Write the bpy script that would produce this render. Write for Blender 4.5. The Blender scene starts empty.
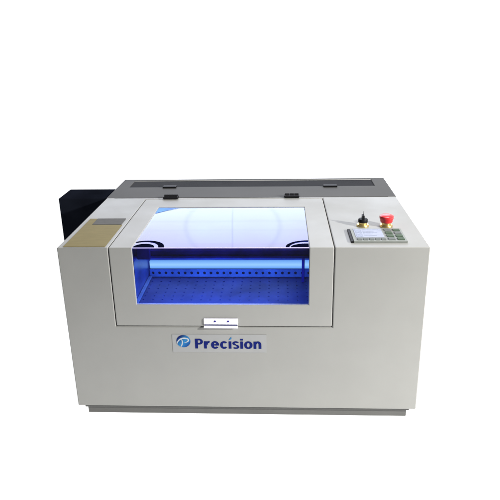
import bpy, bmesh, math, random
from mathutils import Vector, Matrix, Euler
random.seed(7)
S = bpy.context.scene
COL = S.collection
H, D = 0.5035, 0.767          # cabinet height and depth (metres)
PL = 0.034                    # plinth height: cabinet starts here

# ------------------------------------------------------------------ materials
def new_mat(name):
    m = bpy.data.materials.new(name); m.use_nodes = True
    nt = m.node_tree; nt.nodes.clear()
    out = nt.nodes.new('ShaderNodeOutputMaterial')
    return m, nt, out

def principled(name, col, rough=.5, metal=0., var=.04, vscale=6., bump=0., bscale=400., stretch=(1,1,1), spec=.5, emit=None, estr=0., coat=0.):
    m, nt, out = new_mat(name)
    N, L = nt.nodes, nt.links
    b = N.new('ShaderNodeBsdfPrincipled')
    b.inputs['Roughness'].default_value = rough
    b.inputs['Metallic'].default_value = metal
    b.inputs['Specular IOR Level'].default_value = spec
    b.inputs['Coat Weight'].default_value = coat
    tc = N.new('ShaderNodeTexCoord'); mp = N.new('ShaderNodeMapping'); mp.inputs['Scale'].default_value = stretch
    L.new(tc.outputs['Object'], mp.inputs['Vector'])
    nz = N.new('ShaderNodeTexNoise'); nz.inputs['Scale'].default_value = vscale; nz.inputs['Detail'].default_value = 5
    L.new(mp.outputs[0], nz.inputs['Vector'])
    rp = N.new('ShaderNodeValToRGB')
    rp.color_ramp.elements[0].position = .3; rp.color_ramp.elements[1].position = .7
    rp.color_ramp.elements[0].color = tuple(c*(1-var) for c in col)+(1,)
    rp.color_ramp.elements[1].color = tuple(min(1, c*(1+var)) for c in col)+(1,)
    L.new(nz.outputs['Fac'], rp.inputs[0]); L.new(rp.outputs[0], b.inputs['Base Color'])
    if bump > 0:
        n2 = N.new('ShaderNodeTexNoise'); n2.inputs['Scale'].default_value = bscale; n2.inputs['Detail'].default_value = 2
        L.new(mp.outputs[0], n2.inputs['Vector'])
        bp = N.new('ShaderNodeBump'); bp.inputs['Strength'].default_value = bump; bp.inputs['Distance'].default_value = .001
        L.new(n2.outputs['Fac'], bp.inputs['Height']); L.new(bp.outputs[0], b.inputs['Normal'])
    if emit:
        b.inputs['Emission Color'].default_value = emit+(1,); b.inputs['Emission Strength'].default_value = estr
    L.new(b.outputs[0], out.inputs[0])
    return m

M = {}
M['paint'] = principled('powder_coat_paint', (.292,.292,.278), .45, var=.025, vscale=9, bump=.06, bscale=650, spec=.3)
M['lidpaint'] = principled('lid_paint', (.309,.309,.295), .45, var=.025, vscale=9, bump=.06, bscale=650, spec=.3)
M['greypaint'] = principled('grey_rear_paint', (.082,.082,.080), .65, var=.06, bump=.06, bscale=600, spec=.15)
M['plinth'] = principled('plinth_paint', (.125,.125,.12), .6, var=.06, vscale=14, spec=.2)
M['black'] = principled('black_plastic', (.009,.009,.010), .5, var=.2, vscale=20, spec=.12)
M['blackmetal'] = principled('black_sheet_metal', (.0075,.009,.014), .75, var=.35, vscale=9, bump=.05, spec=.0)
M['rubber'] = principled('black_rubber', (.003,.004,.014), .8, var=.2, vscale=30, spec=.0)
M['brass'] = principled('brass_plate', (.195,.158,.062), .6, metal=.0, spec=.12, var=.07, vscale=22, stretch=(1,3,1), bump=.05, bscale=150)
M['brassring'] = principled('polished_brass', (.72,.56,.24), .32, metal=.9, var=.08, vscale=60)
M['greyplate'] = principled('grey_plate', (.085,.082,.075), .6, metal=.0, spec=.15, var=.12, vscale=40)
M['white'] = principled('white_handle_paint', (.90,.89,.95), .35, var=.015, emit=(.85,.85,1.), estr=.12)  # white paint with an added glow that brightens the handle
M['navy'] = principled('navy_ink', (.005,.012,.125), .6, var=.08, vscale=60, spec=.08)
M['film'] = principled('sticker_film', (.298,.302,.302), .45, var=.03, vscale=20)
M['red'] = principled('red_button_plastic', (.62,.022,.028), .35, var=.06, vscale=40, coat=.3)
M['steel'] = principled('satin_steel', (.55,.55,.57), .3, metal=.9, var=.06, vscale=40)
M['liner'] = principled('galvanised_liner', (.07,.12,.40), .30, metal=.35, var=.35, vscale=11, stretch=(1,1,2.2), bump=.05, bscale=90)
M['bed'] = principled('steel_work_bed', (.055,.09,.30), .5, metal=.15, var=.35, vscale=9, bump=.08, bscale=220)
M['litrail'] = principled('bright_rail', (.16,.30,.62), .3, metal=.2, var=.3, vscale=16)  # blue lamp light and reflections put into the colour
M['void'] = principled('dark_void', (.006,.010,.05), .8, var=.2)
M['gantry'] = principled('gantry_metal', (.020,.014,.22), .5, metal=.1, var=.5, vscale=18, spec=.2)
M['panelplate'] = principled('panel_bezel', (.24,.255,.24), .5, spec=.15, var=.05, vscale=60)
M['screen'] = principled('lcd_screen', (.34,.37,.47), .5, var=.10, vscale=30, stretch=(1,1.6,1), spec=.15)
M['key_green'] = principled('green_key', (.075,.11,.075), .6, spec=.1, var=.15, vscale=90)
M['key_grey'] = principled('grey_key', (.14,.155,.15), .6, spec=.1, var=.15, vscale=90)
M['edge'] = principled('lit_acrylic_edge', (.50,.45,.80), .4, var=.08, vscale=30, emit=(.5,.42,.95), estr=.25)
M['bluefilm'] = principled('blue_film', (.10,.27,.72), .5, var=.18, vscale=25, spec=.1, emit=(.1,.3,.9), estr=.12)
M['readout'] = principled('lcd_pixels', (.29,.32,.42), .5, var=.2, vscale=200, spec=.1)
M['swoosh'] = principled('white_ink', (.42,.46,.50), .5, var=.03)

# emblem: royal blue to cyan across the disc
m, nt, out = new_mat('blue_gradient_ink')
b = nt.nodes.new('ShaderNodeBsdfPrincipled'); b.inputs['Roughness'].default_value = .5; b.inputs['Specular IOR Level'].default_value = .08
tc = nt.nodes.new('ShaderNodeTexCoord'); sx = nt.nodes.new('ShaderNodeSeparateXYZ'); rp = nt.nodes.new('ShaderNodeValToRGB')
ad = nt.nodes.new('ShaderNodeMath'); ad.operation = 'SUBTRACT'
nt.links.new(tc.outputs['Generated'], sx.inputs[0])
nt.links.new(sx.outputs['X'], ad.inputs[0]); nt.links.new(sx.outputs['Z'], ad.inputs[1])
mr = nt.nodes.new('ShaderNodeMapRange'); mr.inputs[1].default_value = -1; mr.inputs[2].default_value = 1
nt.links.new(ad.outputs[0], mr.inputs[0]); nt.links.new(mr.outputs[0], rp.inputs[0])
rp.color_ramp.elements[0].position = .2; rp.color_ramp.elements[0].color = (.004,.012,.11,1)
rp.color_ramp.elements[1].position = .85; rp.color_ramp.elements[1].color = (.008,.05,.24,1)
e = rp.color_ramp.elements.new(.55); e.color = (.03,.20,.45,1)
nt.links.new(rp.outputs[0], b.inputs['Base Color']); nt.links.new(b.outputs[0], out.inputs[0])
M['emblem'] = m

# rear window: dark smoked mesh
m, nt, out = new_mat('smoked_mesh')
b = nt.nodes.new('ShaderNodeBsdfPrincipled'); b.inputs['Roughness'].default_value = .6; b.inputs['Specular IOR Level'].default_value = .03
tc = nt.nodes.new('ShaderNodeTexCoord')
vo = nt.nodes.new('ShaderNodeTexVoronoi'); vo.inputs['Scale'].default_value = 170
nz = nt.nodes.new('ShaderNodeTexNoise'); nz.inputs['Scale'].default_value = 14; nz.inputs['Detail'].default_value = 6
nt.links.new(tc.outputs['Object'], vo.inputs['Vector']); nt.links.new(tc.outputs['Object'], nz.inputs['Vector'])
rp = nt.nodes.new('ShaderNodeValToRGB'); rp.color_ramp.elements[0].color = (.006,.006,.008,1); rp.color_ramp.elements[1].color = (.02,.02,.022,1)
rp.color_ramp.elements[0].position = .25; rp.color_ramp.elements[1].position = .7
mx = nt.nodes.new('ShaderNodeMath'); mx.operation = 'MULTIPLY_ADD'; mx.inputs[1].default_value = .5
nt.links.new(vo.outputs['Distance'], mx.inputs[0]); nt.links.new(nz.outputs['Fac'], mx.inputs[2])
nt.links.new(mx.outputs[0], rp.inputs[0]); nt.links.new(rp.outputs[0], b.inputs['Base Color']); nt.links.new(b.outputs[0], out.inputs[0])
M['smoked'] = m

# clear acrylic of the lid window: transparent, with a two-surface Fresnel reflection
m, nt, out = new_mat('clear_acrylic')
tr = nt.nodes.new('ShaderNodeBsdfTransparent'); tr.inputs[0].default_value = (.86,.90,1,1)
gl = nt.nodes.new('ShaderNodeBsdfGlossy'); gl.inputs['Roughness'].default_value = .015; gl.inputs[0].default_value = (.93,.95,1,1)
fr = nt.nodes.new('ShaderNodeFresnel'); fr.inputs[0].default_value = 1.75
tc = nt.nodes.new('ShaderNodeTexCoord'); nz = nt.nodes.new('ShaderNodeTexNoise'); nz.inputs['Scale'].default_value = 5
bp = nt.nodes.new('ShaderNodeBump'); bp.inputs['Strength'].default_value = .015; bp.inputs['Distance'].default_value = .02
nt.links.new(tc.outputs['Object'], nz.inputs['Vector']); nt.links.new(nz.outputs['Fac'], bp.inputs['Height']); nt.links.new(bp.outputs[0], gl.inputs['Normal'])
mx = nt.nodes.new('ShaderNodeMixShader')
nt.links.new(fr.outputs[0], mx.inputs[0]); nt.links.new(tr.outputs[0], mx.inputs[1]); nt.links.new(gl.outputs[0], mx.inputs[2]); nt.links.new(mx.outputs[0], out.inputs[0])
M['acrylic'] = m

# lit lamp tube / diffuser inside the chamber
m, nt, out = new_mat('lit_diffuser')
em = nt.nodes.new('ShaderNodeEmission'); em.inputs[1].default_value = 1.0
tc = nt.nodes.new('ShaderNodeTexCoord'); sx = nt.nodes.new('ShaderNodeSeparateXYZ'); rp = nt.nodes.new('ShaderNodeValToRGB')
nt.links.new(tc.outputs['Generated'], sx.inputs[0]); nt.links.new(sx.outputs['Z'], rp.inputs[0])
rp.color_ramp.elements[0].position = 0; rp.color_ramp.elements[0].color = (.12,.38,.98,1)
rp.color_ramp.elements[1].position = 1; rp.color_ramp.elements[1].color = (.20,.48,1.0,1)
e = rp.color_ramp.elements.new(.5); e.color = (.40,.74,1.15,1)
nt.links.new(rp.outputs[0], em.inputs[0]); nt.links.new(em.outputs[0], out.inputs[0])
M['lamp'] = m

# white studio sweep: kept bright by an added glow of its own
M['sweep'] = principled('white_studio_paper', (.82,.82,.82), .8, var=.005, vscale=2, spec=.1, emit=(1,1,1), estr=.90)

m = M['bluefilm']; nt = m.node_tree; N, L = nt.nodes, nt.links
pb = next(n for n in N if n.type == 'BSDF_PRINCIPLED'); out = next(n for n in N if n.type == 'OUTPUT_MATERIAL')
tc = next(n for n in N if n.type == 'TEX_COORD'); sp = N.new('ShaderNodeSeparateXYZ'); L.new(tc.outputs['Generated'], sp.inputs[0])
mr = N.new('ShaderNodeMapRange'); mr.inputs[1].default_value = .25; mr.inputs[2].default_value = 1.0; mr.inputs[3].default_value = .95; mr.inputs[4].default_value = .15
L.new(sp.outputs['X'], mr.inputs[0]); tb = N.new('ShaderNodeBsdfTransparent'); mx = N.new('ShaderNodeMixShader')
L.new(mr.outputs[0], mx.inputs[0]); L.new(tb.outputs[0], mx.inputs[1]); L.new(pb.outputs[0], mx.inputs[2]); L.new(mx.outputs[0], out.inputs[0])
# faint handling marks and smudges on the powder coat
for k in ('paint', 'lidpaint'):
    nt = M[k].node_tree; N, L = nt.nodes, nt.links
    pb = next(n for n in N if n.type == 'BSDF_PRINCIPLED'); tc = next(n for n in N if n.type == 'TEX_COORD')
    nz = N.new('ShaderNodeTexNoise'); nz.inputs['Scale'].default_value = 3.2; nz.inputs['Detail'].default_value = 8; nz.inputs['Roughness'].default_value = .65
    L.new(tc.outputs['Object'], nz.inputs['Vector'])
    mr = N.new('ShaderNodeMapRange'); mr.inputs[1].default_value = .3; mr.inputs[2].default_value = .7; mr.inputs[3].default_value = .36; mr.inputs[4].default_value = .58
    L.new(nz.outputs['Fac'], mr.inputs[0]); L.new(mr.outputs[0], pb.inputs['Roughness'])

# ------------------------------------------------------------------ mesh helpers
def box(bm, x0, x1, y0, y1, z0, z1):
    vs = [bm.verts.new((x, y, z)) for x in (x0, x1) for y in (y0, y1) for z in (z0, z1)]
    for f in ((0,1,3,2),(4,6,7,5),(0,4,5,1),(2,3,7,6),(0,2,6,4),(1,5,7,3)):
        bm.faces.new([vs[i] for i in f])
def lathe(bm, prof, c, seg=32, axis='z'):
    rings = []
    for r, z in prof:
        ring = []
        for i in range(seg):
            a = 2*math.pi*i/seg
            p = (c[0]+r*math.cos(a), c[1]+r*math.sin(a), c[2]+z) if axis == 'z' else (c[0]+r*math.cos(a), c[1]+z, c[2]+r*math.sin(a))
            ring.append(bm.verts.new(p))
        rings.append(ring)
    for a, b_ in zip(rings, rings[1:]):
        for i in range(seg):
            bm.faces.new((a[i], a[(i+1)%seg], b_[(i+1)%seg], b_[i]))
    bm.faces.new(rings[0][::-1]); bm.faces.new(rings[-1])
def mesh_obj(name, bm, mat, parent=None, bevel=0., segs=3, smooth=False):
    bmesh.ops.recalc_face_normals(bm, faces=bm.faces)
    me = bpy.data.meshes.new(name); bm.to_mesh(me); bm.free()
    return link_mesh(name, me, mat, parent, bevel, segs, smooth)
def link_mesh(name, me, mat, parent, bevel=0., segs=3, smooth=False):
    me.materials.clear(); me.materials.append(mat)
    o = bpy.data.objects.new(name, me); COL.objects.link(o)
    if parent: o.parent = parent
    if bevel:
        mod = o.modifiers.new('bevel', 'BEVEL'); mod.width = bevel; mod.segments = segs; mod.limit_method = 'ANGLE'; mod.angle_limit = math.radians(40)
        mod.harden_normals = True
        for p in me.polygons: p.use_smooth = True
    elif smooth:
        for p in me.polygons: p.use_smooth = True
        me.set_sharp_from_angle(angle=math.radians(40))
    return o
def boxes_obj(name, bxs, mat, parent=None, bevel=0., segs=2):
    bm = bmesh.new()
    for b_ in bxs: box(bm, *b_)
    return mesh_obj(name, bm, mat, parent, bevel, segs)
def carve(base, cuts):
    """base box minus each cut box -> mesh data"""
    bm = bmesh.new(); box(bm, *base); bmesh.ops.recalc_face_normals(bm, faces=bm.faces)
    me = bpy.data.meshes.new('tmp'); bm.to_mesh(me); bm.free()
    o = bpy.data.objects.new('tmp', me); COL.objects.link(o)
    kill = []
    for c in cuts:
        bm = bmesh.new(); box(bm, *c); bmesh.ops.recalc_face_normals(bm, faces=bm.faces)
        mc = bpy.data.meshes.new('tmpc'); bm.to_mesh(mc); bm.free()
        oc = bpy.data.objects.new('tmpc', mc); COL.objects.link(oc); kill.append(oc)
        mod = o.modifiers.new('b', 'BOOLEAN'); mod.operation = 'DIFFERENCE'; mod.object = oc; mod.solver = 'EXACT'
    dg = bpy.context.evaluated_depsgraph_get(); dg.update()
    res = bpy.data.meshes.new_from_object(o.evaluated_get(dg))
    for oc in kill: bpy.data.objects.remove(oc)
    bpy.data.objects.remove(o)
    bm = bmesh.new(); bm.from_mesh(res); bmesh.ops.remove_doubles(bm, verts=bm.verts, dist=1e-5)
    bmesh.ops.dissolve_limit(bm, angle_limit=math.radians(1), verts=bm.verts, edges=bm.edges)
    bm.to_mesh(res); bm.free()
    return res
def flat_poly(bm, pts, y, thick=0.0006, plane='xz'):
    """thin plate from 2D outline, on the front plane"""
    a = [bm.verts.new((p[0], y, p[1])) for p in pts]
    f = bm.faces.new(a)
    r = bmesh.ops.extrude_face_region(bm, geom=[f])
    bmesh.ops.translate(bm, vec=(0, -thick, 0), verts=[v for v in r['geom'] if isinstance(v, bmesh.types.BMVert)])
def ribbon(bm, path, w0, y, thick=.0006):
    """stroke with varying width: path of (x, z, halfwidth)"""
    L_, R_ = [], []
    n = len(path)
    for i, (x, z, w) in enumerate(path):
        a = path[max(0, i-1)]; b_ = path[min(n-1, i+1)]
        t = Vector((b_[0]-a[0], b_[1]-a[1])).normalized()
        L_.append((x-t.y*w, z+t.x*w)); R_.append((x+t.y*w, z-t.x*w))
    for i in range(n-1):
        q = [L_[i], L_[i+1], R_[i+1], R_[i]]
        bm.faces.new([bm.verts.new((p[0], y-thick, p[1])) for p in q])
    bmesh.ops.remove_doubles(bm, verts=bm.verts, dist=1e-6)

# ------------------------------------------------------------------ setting
bm = bmesh.new()
prof = [(-.78, 0), (4.5, 0)] + [(4.5+2.5*math.sin(a), 2.5-2.5*math.cos(a)) for a in [math.pi/2*i/16 for i in range(1, 17)]] + [(7.0, 8.0)]
rows = [[bm.verts.new((x, y, z)) for x in (-12, 12)] for y, z in prof]
for a, b_ in zip(rows, rows[1:]): bm.faces.new((a[0], a[1], b_[1], b_[0]))
fl = mesh_obj('studio_floor', bm, M['sweep'], smooth=True); fl['kind'] = 'structure'

# ------------------------------------------------------------------ the machine
root = bpy.data.objects.new('laser_engraver', None); COL.objects.link(root)
root['label'] = 'pale grey desktop laser engraving machine with blue lit window lid and red emergency button'
root['category'] = 'laser engraver'
def P(name, bxs, mat, bevel=0., parent=None, segs=2):
    return boxes_obj(name, [(a,b,c,d,e+(PL if parent is None or True else 0),f+PL) for a,b,c,d,e,f in bxs], mat, parent or root, bevel, segs)
def up(b_): return (b_[0], b_[1], b_[2], b_[3], b_[4]+PL, b_[5]+PL)

# plinth
P('plinth', [(-.476,.476,.014,D-.02,-PL,-.010), (-.482,.482,.008,D-.014,-.010,-.0005)], M['plinth'], .002)

# cabinet: hollow shell with the lid opening and the rear bay cut out
LX0, LX1 = -.3594, .2505
me = carve(up((-.5,.5,0,D,0,H)), [up(c) for c in (
    (LX0, LX1, -.01, .4885, .2664, H+.05),
    (-.352, .241, .022, .43, .06, .30),
    (-.47, .47, .5015, D-.02, H-.03, H+.05),
)])
cab = link_mesh('cabinet', me, M['paint'], root, .0035, 3)

# rear deck, a darker grey cover with a smoked window
me = carve(up((-.5,.5,.5015,D-.0008,H-.012,H+.0012)), [up((-.455,.449,.648,.752,H-.004,H+.05))])
for v in me.vertices: pass
# rear cover drops into the bay: its skirt is cut to the bay width
rear = link_mesh('rear_cover', me, M['greypaint'], root, .002, 2)
P('smoked_window', [(-.4545,.4485,.6485,.7515,H-.0039,H-.0015)], M['smoked'], 0, rear)
for x0 in (-.326, .262):
    lt = P('latch', [(x0,x0+.050,.628,.652,H+.0014,H+.0075)], M['black'], .002, rear)

# lid
me = carve(up((-.3575,.2485,0,.4855,.2685,H)), [up(c) for c in (
    (-.3465,.2375,.011,.50,.20,H-.011),
    (-.40,.30,.011,.50,.20,H-.020),
    (-.2935,.1830,-.02,.386,.3355,H+.02),
)])
lid = link_mesh('lid', me, M['lidpaint'], root, .003, 3)

# bent acrylic pane
bm = bmesh.new()
r = .006; ye, ze = .0022, H-.0022
prof = [(ye, .334)] + [(ye+r-r*math.cos(a), ze-r+r*math.sin(a)) for a in [math.pi/2*i/8 for i in range(9)]] + [(.3875, ze)]
rows = [[bm.verts.new((x, y, z+PL)) for x in (-.2934, .1829)] for y, z in prof]
for a, b_ in zip(rows, rows[1:]): bm.faces.new((a[0], a[1], b_[1], b_[0]))
pane = mesh_obj('window_pane', bm, M['acrylic'], lid, smooth=True)
# dark reflections drawn as black loops at the front corners of the glass
X0, X1, Y0 = -.2925, .182, .0085
def half_ring(name, c, ro, ci, ri):
    bm = bmesh.new(); n = 96; zt = ze+PL+.0008
    cl = lambda p: (min(max(p[0], X0), X1), max(p[1], Y0))
    el = lambda c_, r_, a: cl((c_[0]+r_[0]*math.cos(a), c_[1]+r_[1]*math.sin(a)))
    for i in range(n):
        a1, a2 = math.pi*i/n, math.pi*(i+1)/n
        pts = [el(c, ro, a1), el(c, ro, a2), el(ci, ri, a2), el(ci, ri, a1)]
        u = []
        for p in pts:
            if all((Vector(p)-Vector(q)).length > 1e-6 for q in u): u.append(p)
        if len(u) < 3: continue
        if abs(sum(p[0]*q[1]-q[0]*p[1] for p, q in zip(u, u[1:]+u[:1]))) < 1e-9: continue
        bm.faces.new([bm.verts.new((p[0], p[1], zt)) for p in u])
    bmesh.ops.remove_doubles(bm, verts=bm.verts, dist=1e-6)
    for f in bm.faces:
        f.normal_update()
        if f.normal.z < 0: f.normal_flip()
    me = bpy.data.meshes.new(name); bm.to_mesh(me); bm.free()
    link_mesh(name, me, M['rubber'], lid)
half_ring('black_loop', (-.262,.008), (.054,.054), (-.267,.008), (.043,.0445))
half_ring('black_pad', (-.264,.008), (.029,.028), (-.264,.008), (0,0))
half_ring('black_loop', (.178,.008), (.058,.053), (.180,.008), (.0500,.0445))
half_ring('black_pad', (.178,.008), (.044,.028), (.178,.008), (0,0))
# painted highlight along the fold, and painted blue corner where the reflection ends
P('lit_edge', [(-.2925,.1820,.0006,.0030,H-.0022,H-.0002)], M['edge'], .0006, lid)
bm = bmesh.new(); f = bm.faces.new([bm.verts.new((x, y, ze+PL+.0008)) for x, y in ((-.2928,.3852),(-.2928,.322),(-.262,.352),(-.215,.3852))])
f.normal_update()
if f.normal.z < 0: f.normal_flip()
mesh_obj('blue_film', bm, M['bluefilm'], lid)

# hinges between lid and rear cover
for x0, y0 in ((-.297, .478), (.119, .486)):
    h = P('hinge', [(x0,x0+.052,y0,y0+.030,H+.0014,H+.009)], M['black'], .0025)
    bm = bmesh.new()
    for k in range(3):
        n0 = len(bm.verts)
        xa = x0+.003+k*.0158
        ring = []
        for xx in (xa, xa+.0146):
            ring.append([bm.verts.new((xx, y0+.015+.0055*math.cos(t), H+PL+.009+.0055*math.sin(t))) for t in [2*math.pi*i/12 for i in range(12)]])
        for i in range(12): bm.faces.new((ring[0][i], ring[0][(i+1)%12], ring[1][(i+1)%12], ring[1][i]))
        bm.faces.new(ring[0]); bm.faces.new(ring[1])
    mesh_obj('knuckle', bm, M['black'], h)

# lid handle: flat plate with two screws and an outward lip
hd = P('handle', [(-.1085,-.0125,-.0035,-.0004,.2755,.2935), (-.1085,-.0125,-.009,-.0004,.2665,.2715)], M['white'], .0012, lid)
P('handle_slot', [(-.106,-.015,-.0022,-.0006,.2717,.2753)], M['navy'], 0, lid)
for sx_ in (-.077, -.040):
    bm = bmesh.new(); lathe(bm, [(.0001,-.0055),(.0022,-.0052),(.0030,-.0036)], (sx_, 0, .2855+PL), 16, 'y'); mesh_obj('screw', bm, M['gantry'], lid, smooth=True)

# ---------------------------------------------------------------- work chamber
WX0, WX1, WY = -.3455, .238, .402
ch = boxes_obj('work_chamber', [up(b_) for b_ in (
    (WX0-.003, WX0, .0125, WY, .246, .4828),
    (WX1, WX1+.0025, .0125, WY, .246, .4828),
    (WX0, WX1, .0205, .0238, .246, .316),  # unseen front wall, added to stop blue light leaking at the seams
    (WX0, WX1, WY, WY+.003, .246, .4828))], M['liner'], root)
def perforated(bm, o, ux, uy, nx, ny, sx, sy, r, seg=8, skip=None):
    """plate of nx*ny cells in the plane (ux, uy), each with a round hole"""
    o, ux, uy = Vector(o), Vector(ux), Vector(uy)
    def V(a, b_): return bm.verts.new(o+ux*a+uy*b_)
    for i in range(nx):
        for j in range(ny):
            cx, cy = (i+.5)*sx, (j+.5)*sy
            outer, inner = [], []
            for k in range(seg):
                a = math.pi/4+2*math.pi*k/seg
                c, s_ = math.cos(a), math.sin(a); mx_ = max(abs(c), abs(s_))
                outer.append((cx+c/mx_*sx/2, cy+s_/mx_*sy/2))
                inner.append((cx+c*r, cy+s_*r))
            for k in range(seg):
                k2 = (k+1)%seg
                bm.faces.new((V(*outer[k]), V(*outer[k2]), V(*inner[k2]), V(*inner[k])))
                p0, p1 = inner[k], inner[k2]
                nrm = ux.cross(uy)*.003
                a1, a2 = o+ux*p0[0]+uy*p0[1], o+ux*p1[0]+uy*p1[1]
                bm.faces.new([bm.verts.new(q) for q in (a1, a2, a2-nrm, a1-nrm)])
    bmesh.ops.remove_doubles(bm, verts=bm.verts, dist=1e-6)
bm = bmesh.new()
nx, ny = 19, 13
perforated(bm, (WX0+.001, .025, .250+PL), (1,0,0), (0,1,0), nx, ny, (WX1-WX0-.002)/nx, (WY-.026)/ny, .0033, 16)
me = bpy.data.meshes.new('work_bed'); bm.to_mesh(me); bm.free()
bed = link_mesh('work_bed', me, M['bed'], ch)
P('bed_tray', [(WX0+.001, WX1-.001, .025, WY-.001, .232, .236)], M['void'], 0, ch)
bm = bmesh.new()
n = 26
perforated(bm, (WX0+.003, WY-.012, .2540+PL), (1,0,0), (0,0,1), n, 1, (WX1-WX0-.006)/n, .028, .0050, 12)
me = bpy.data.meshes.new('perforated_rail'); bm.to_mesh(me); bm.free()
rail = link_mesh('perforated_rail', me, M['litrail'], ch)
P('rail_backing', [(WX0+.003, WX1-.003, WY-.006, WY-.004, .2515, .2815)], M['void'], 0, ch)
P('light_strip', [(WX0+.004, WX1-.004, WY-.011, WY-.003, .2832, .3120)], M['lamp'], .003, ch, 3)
# gantry beam across the front with end carriages and a drop post
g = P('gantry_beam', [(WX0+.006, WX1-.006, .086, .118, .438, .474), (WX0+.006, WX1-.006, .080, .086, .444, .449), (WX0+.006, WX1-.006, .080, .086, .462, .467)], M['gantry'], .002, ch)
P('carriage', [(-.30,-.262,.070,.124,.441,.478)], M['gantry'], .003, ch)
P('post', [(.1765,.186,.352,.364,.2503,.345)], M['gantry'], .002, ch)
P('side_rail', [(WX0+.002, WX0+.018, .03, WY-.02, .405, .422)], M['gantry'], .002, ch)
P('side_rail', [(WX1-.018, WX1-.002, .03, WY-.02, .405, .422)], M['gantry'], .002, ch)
P('edge_strip', [(WX0+.0005, WX0+.012, .03, WY-.02, .2545, .2605)], M['litrail'], .002, ch)  # bright strip painted in for reflections on the side wall

# ---------------------------------------------------------------- left deck: gold and grey reflections painted as thin plates
P('brass_plate', [(-.4835,-.3685,.0055,.196,H+.0003,H+.0016), (-.4835,-.4605,.196,.259,H+.0003,H+.0016)], M['brass'], 0)
P('grey_plate', [(-.4600,-.3720,.1985,.259,H+.0003,H+.0022)], M['greyplate'], .0005)

# ---------------------------------------------------------------- black side housing
sh = P('side_housing', [(-.674,-.5006,.508,.637,.14,H-.002)], M['blackmetal'], .003)

# ---------------------------------------------------------------- control panel
cp = P('control_panel', [(.3035,.4475,.034,.1415,H+.0003,H+.0060)], M['panelplate'], .0012)
P('bezel_edge', [(.2965,.3030,.0345,.141,H+.0003,H+.0050)], M['black'], .001, cp)  # black strip painted in for the raised panel's shadow
zt = H+.0061
P('screen', [(.3125,.3900,.062,.135,zt,zt+.0008)], M['screen'], 0, cp)
P('screen_readout', [(.3155,.3330,.100,.130,zt+.0009,zt+.0012), (.3155,.3330,.066,.094,zt+.0009,zt+.0012)] + [(.337,.337+w_,y_,y_+.004,zt+.0009,zt+.0012) for w_, y_ in ((.044,.124),(.030,.112),(.038,.100),(.024,.088),(.034,.076))], M['readout'], 0, cp)
for i in range(5):
    P('key_button', [(.314+i*.0162,.314+i*.0162+.0125,.040,.054,zt,zt+.002)], M['key_grey'], .0008, cp)
for i in range(2):
    for j in range(4):
        x0 = .3975+i*.0245; y0 = .041+j*.0245
        P('key_button', [(x0,x0+.019,y0,y0+.0175,zt,zt+.002)], M['key_green'] if (i+j)%3 else M['key_grey'], .0008, cp)

# ---------------------------------------------------------------- emergency stop
ex, ey = .413, .178
bm = bmesh.new(); lathe(bm, [(.0185,.0004),(.0185,.004),(.017,.006),(.013,.0065),(.013,.0130)], (ex,ey,H+PL), 32)
es = mesh_obj('emergency_stop', bm, M['brassring'], root, smooth=True)
bm = bmesh.new(); lathe(bm, [(.012,.0128),(.0165,.0135),(.0180,.017),(.0182,.021),(.0200,.0245),(.0208,.0285),(.0200,.032),(.0155,.0345),(.007,.0357),(.001,.0358)], (ex,ey,H+PL), 40)
mesh_obj('mushroom_button', bm, M['red'], es, smooth=True)
# key switch
kx, ky = .346, .182
bm = bmesh.new(); lathe(bm, [(.0180,.0004),(.0180,.004),(.0165,.006),(.0118,.0066),(.0125,.0130)], (kx,ky,H+PL), 32)
ks = mesh_obj('key_switch', bm, M['brassring'], root, smooth=True)
bm = bmesh.new(); lathe(bm, [(.0110,.0118),(.0138,.0125),(.0138,.020),(.0125,.0222),(.006,.023),(.001,.023)], (kx,ky,H+PL), 28)
mesh_obj('switch_cap', bm, M['black'], ks, smooth=True)
bm = bmesh.new(); box(bm, kx-.0032, kx+.0032, ky-.010, ky+.010, H+PL+.0225, H+PL+.033); box(bm, kx+.0008, kx+.0016, ky-.003, ky+.003, H+PL+.0325, H+PL+.044)
mesh_obj('key_handle', bm, M['black'], ks, .0008)

# ---------------------------------------------------------------- logo sticker
st = P('logo_sticker', [(-.2010,.0665,-.0009,-.0002,.1855,.2425)], M['film'], 0)
ec = (-.1695, .2210+PL); er = .0200
bm = bmesh.new()
flat_poly(bm, [(ec[0]+er*math.cos(2*math.pi*i/48), ec[1]+er*.98*math.sin(2*math.pi*i/48)) for i in range(48)], -.0011, .0004)
mesh_obj('emblem', bm, M['emblem'], st)
bm = bmesh.new()
def sw(pts): return [(ec[0]+er*x, ec[1]+er*y, er*w) for x, y, w in pts]
def bez(p0, p1, p2, p3, w0, w1, w2, n=18):
    o_ = []
    for i in range(n+1):
        t = i/n; u = 1-t
        x = u**3*p0[0]+3*u*u*t*p1[0]+3*u*t*t*p2[0]+t**3*p3[0]; y = u**3*p0[1]+3*u*u*t*p1[1]+3*u*t*t*p2[1]+t**3*p3[1]
        o_.append((x, y, (w0*u*u+2*w1*u*t+w2*t*t)))
    return o_
ribbon(bm, sw(bez((-.93,-.38),(-.75,.35),(-.1,.62),(.55,.42),.05,.13,.10)), 0, -.0018, 0)
ribbon(bm, sw(bez((.50,.46),(.98,.25),(.62,-.22),(.12,-.16),.09,.13,.02)), 0, -.00185, 0)
ribbon(bm, sw(bez((-.30,.28),(-.05,.05),(-.12,-.50),(-.42,-.86),.04,.13,.06)), 0, -.0019, 0)
me = bpy.data.meshes.new('emblem_swoosh'); bmesh.ops.recalc_face_normals(bm, faces=bm.faces); bm.to_mesh(me); bm.free()
link_mesh('emblem_swoosh', me, M['swoosh'], st)
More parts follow.
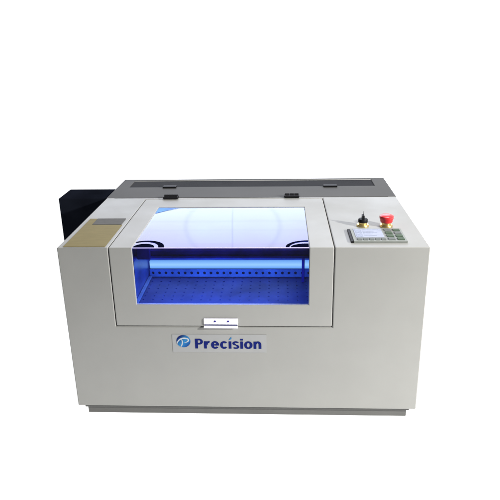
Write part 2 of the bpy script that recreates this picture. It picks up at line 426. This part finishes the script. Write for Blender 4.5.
# bold sans lettering, drawn stroke by stroke (unit: x-height = 1)
BX0, BASE, XH, CAP = -.1365, .1980+PL, .0232, .0312
CAPU = CAP/XH; SW = .37                                   # bold stem width
bm = bmesh.new(); lay = [0]
def tile(pts):
    k = lay[0] % 7
    bm.faces.new([bm.verts.new((BX0+p[0]*XH*KX, -.0014-.00003*k, BASE+p[1]*XH)) for p in pts])
KX = 1.0
def rect(x0, z0, x1, z1): lay[0] += 1; tile([(x0,z0),(x1,z0),(x1,z1),(x0,z1)])
def arc(cx, cz, rx, rz, tx, tz, a0, a1, n=40):
    """elliptical band; tx / tz are its thickness at the sides and at top and bottom"""
    lay[0] += 1
    pts = []
    for i in range(n+1):
        a = math.radians(a0+(a1-a0)*i/n); c, s_ = math.cos(a), math.sin(a)
        pts.append(((cx+rx*c, cz+rz*s_), (cx+(rx-tx)*c, cz+(rz-tz)*s_)))
    for (o1, i1), (o2, i2) in zip(pts, pts[1:]): tile([o1, o2, i2, i1])
def g_P(x):
    rect(x, 0, x+SW, CAPU); h = CAPU*.30
    zc = CAPU-h
    rect(x+SW, CAPU-.23, x+.60, CAPU); rect(x+SW, zc-h, x+.60, zc-h+.23)
    arc(x+.58, zc, .47, h, .34, .23, -90, 90); return 1.05
def g_r(x):
    rect(x, 0, x+SW, 1.0); arc(x+.62, .52, .42, .50, .30, .27, 62, 180); return .80
def ring_(x, w, a0, a1): arc(x+w/2, .5, w/2, .53, SW, .22, a0, a1, 56)
def g_e(x):
    ring_(x, 1.08, 2, 322); rect(x+.26, .42, x+1.07, .60); return 1.08
def g_c(x): ring_(x, 1.04, 40, 320); return 1.0
def g_i(x, dot=False):
    rect(x, 0, x+SW, 1.0)
    if dot: rect(x, 1.13, x+SW, CAPU+.02)
    return SW
def g_s(x):
    w = .92; cx = x+w/2
    arc(cx, .735, w/2, .29, .32, .20, 25, 270, 30); arc(cx, .255, w/2, .285, .32, .20, -155, 90, 30); return w
def g_o(x): ring_(x, 1.12, 0, 360); return 1.12
def g_n(x):
    rect(x, 0, x+SW, 1.0); arc(x+.56, .55, .47, .48, SW, .25, 0, 165, 30); rect(x+1.03-SW, 0, x+1.03, .56); return 1.03
GAP = .125
def layout(dry):
    x = 0; fx_ = 0
    for f in (g_P, g_r, g_e, g_c, g_i, g_s, 'i', g_o, g_n):
        if f == 'i': wd = g_i(x, True)
        else: wd = f(x)
        if f is g_i: fx_ = x
        x += wd+GAP
    return x-GAP, fx_
total, fxu = layout(True); bm.free(); bm = bmesh.new()
KX = (.0520-BX0)/(total*XH)
layout(False)
for f in bm.faces:
    f.normal_update()
    if f.normal.y > 0: f.normal_flip()
me = bpy.data.meshes.new('lettering'); bm.to_mesh(me); bm.free()
lt_ = link_mesh('lettering', me, M['navy'], st)
# flag over the dotless i
bm = bmesh.new()
fx = BX0+(fxu+SW/2)*XH*KX
flat_poly(bm, [(fx-.0035,.2245+PL),(fx+.0045,.2290+PL),(fx+.0045,.2360+PL),(fx-.0005,.2300+PL)], -.0013, .0005)
mesh_obj('letter_flag', bm, M['emblem'], st)

# ------------------------------------------------------------------ light
w = bpy.data.worlds.new('World'); S.world = w; w.use_nodes = True
bg = w.node_tree.nodes['Background']; bg.inputs[0].default_value = (.95,.97,1,1); bg.inputs[1].default_value = .10
def area(name, loc, target, sx_, sy_, power, col=(1,1,1)):
    l = bpy.data.lights.new(name, 'AREA'); l.shape = 'RECTANGLE'; l.size = sx_; l.size_y = sy_; l.energy = power; l.color = col
    o = bpy.data.objects.new(name, l); COL.objects.link(o); o.location = loc
    d = Vector(target)-Vector(loc); o.rotation_euler = d.to_track_quat('-Z', 'Y').to_euler()
    return o
key = area('key_lamp', (2.25,-1.05,1.48), (0,.1,.45), .13, .13, 128, (1,.985,.95))
soft = area('softbox', (-.2, 3.4, 2.02), (-.2, .2, .5), 3.0, 1.35, 38, (1,1,1))
over = area('overhead_softbox', (.75, .45, 3.0), (.4,.3,0), 1.2, 1.0, 52)
# softbox face: cooler low down, umbrella arcs and shaft drawn in for the pane's reflection
l = soft.data; l.use_nodes = True; nt = l.node_tree; N, L = nt.nodes, nt.links
em = next(n for n in N if n.type == 'EMISSION')
ge = N.new('ShaderNodeNewGeometry'); sx = N.new('ShaderNodeSeparateXYZ'); L.new(ge.outputs['Parametric'], sx.inputs[0])
rp = N.new('ShaderNodeValToRGB'); L.new(sx.outputs['Y'], rp.inputs[0])
def mth(op, a, b_, c=None):
    n = N.new('ShaderNodeMath'); n.operation = op
    for k, v in enumerate((a, b_, c)):
        if v is None: continue
        if hasattr(v, 'links'): L.new(v, n.inputs[k])
        else: n.inputs[k].default_value = v
    return n.outputs[0]
U, V_ = sx.outputs['X'], sx.outputs['Y']
du = mth('MULTIPLY', mth('SUBTRACT', U, .54), 3.0); dv = mth('MULTIPLY', mth('SUBTRACT', V_, .33), 1.0)
rad = mth('SQRT', mth('ADD', mth('MULTIPLY', du, du), mth('MULTIPLY', dv, dv)), 0)
def line(x, c, wd, depth): return mth('SUBTRACT', 1.0, mth('MULTIPLY', mth('MAXIMUM', mth('SUBTRACT', 1.0, mth('DIVIDE', mth('ABSOLUTE', mth('SUBTRACT', x, c), 0), wd)), 0), depth))
fac = mth('MULTIPLY', line(rad, .42, .035, .15), line(du, 0.0, .012, .25))
fac = mth('MULTIPLY', fac, line(V_, .26, .025, .08))
fac = mth('MULTIPLY', fac, line(V_, .38, .02, .06))
cm = N.new('ShaderNodeVectorMath'); cm.operation = 'SCALE'; L.new(rp.outputs[0], cm.inputs[0]); L.new(fac, cm.inputs['Scale'])
L.new(cm.outputs[0], em.inputs[0])
rp.color_ramp.elements[0].position = .13; rp.color_ramp.elements[0].color = (.78,.95,1.1,1)
rp.color_ramp.elements[1].position = .52; rp.color_ramp.elements[1].color = (.80,.82,1.15,1)
# added unseen blue fill under the gantry, boosts the chamber's light
bluefill = area('chamber_lamp', (-.10, .060, .436+PL), (-.10, .10, .25+PL), .40, .02, 1.0, (.05,.17,1))

# added unseen fills behind the front lip brighten the near edge of the bed
for lx in (-.20, -.07, .08):
    area('lip_lamp', (lx, .030, .300+PL), (lx, .13, .25+PL), .09, .01, .28, (.14,.35,1))

# ------------------------------------------------------------------ camera
cam = bpy.data.cameras.new('camera'); co = bpy.data.objects.new('camera', cam); COL.objects.link(co)
co.location = (0.10661, -1.49775, 1.05398+PL)
co.rotation_euler = Euler((1.215027, 0.0190228, 0.0473264), 'XYZ')
cam.sensor_width = 36; cam.lens = 600/500*36; cam.clip_end = 100
S.camera = co
S.view_settings.view_transform = 'Standard'; S.view_settings.look = 'None'; S.view_settings.exposure = 0
S.render.resolution_x = S.render.resolution_y = 1024
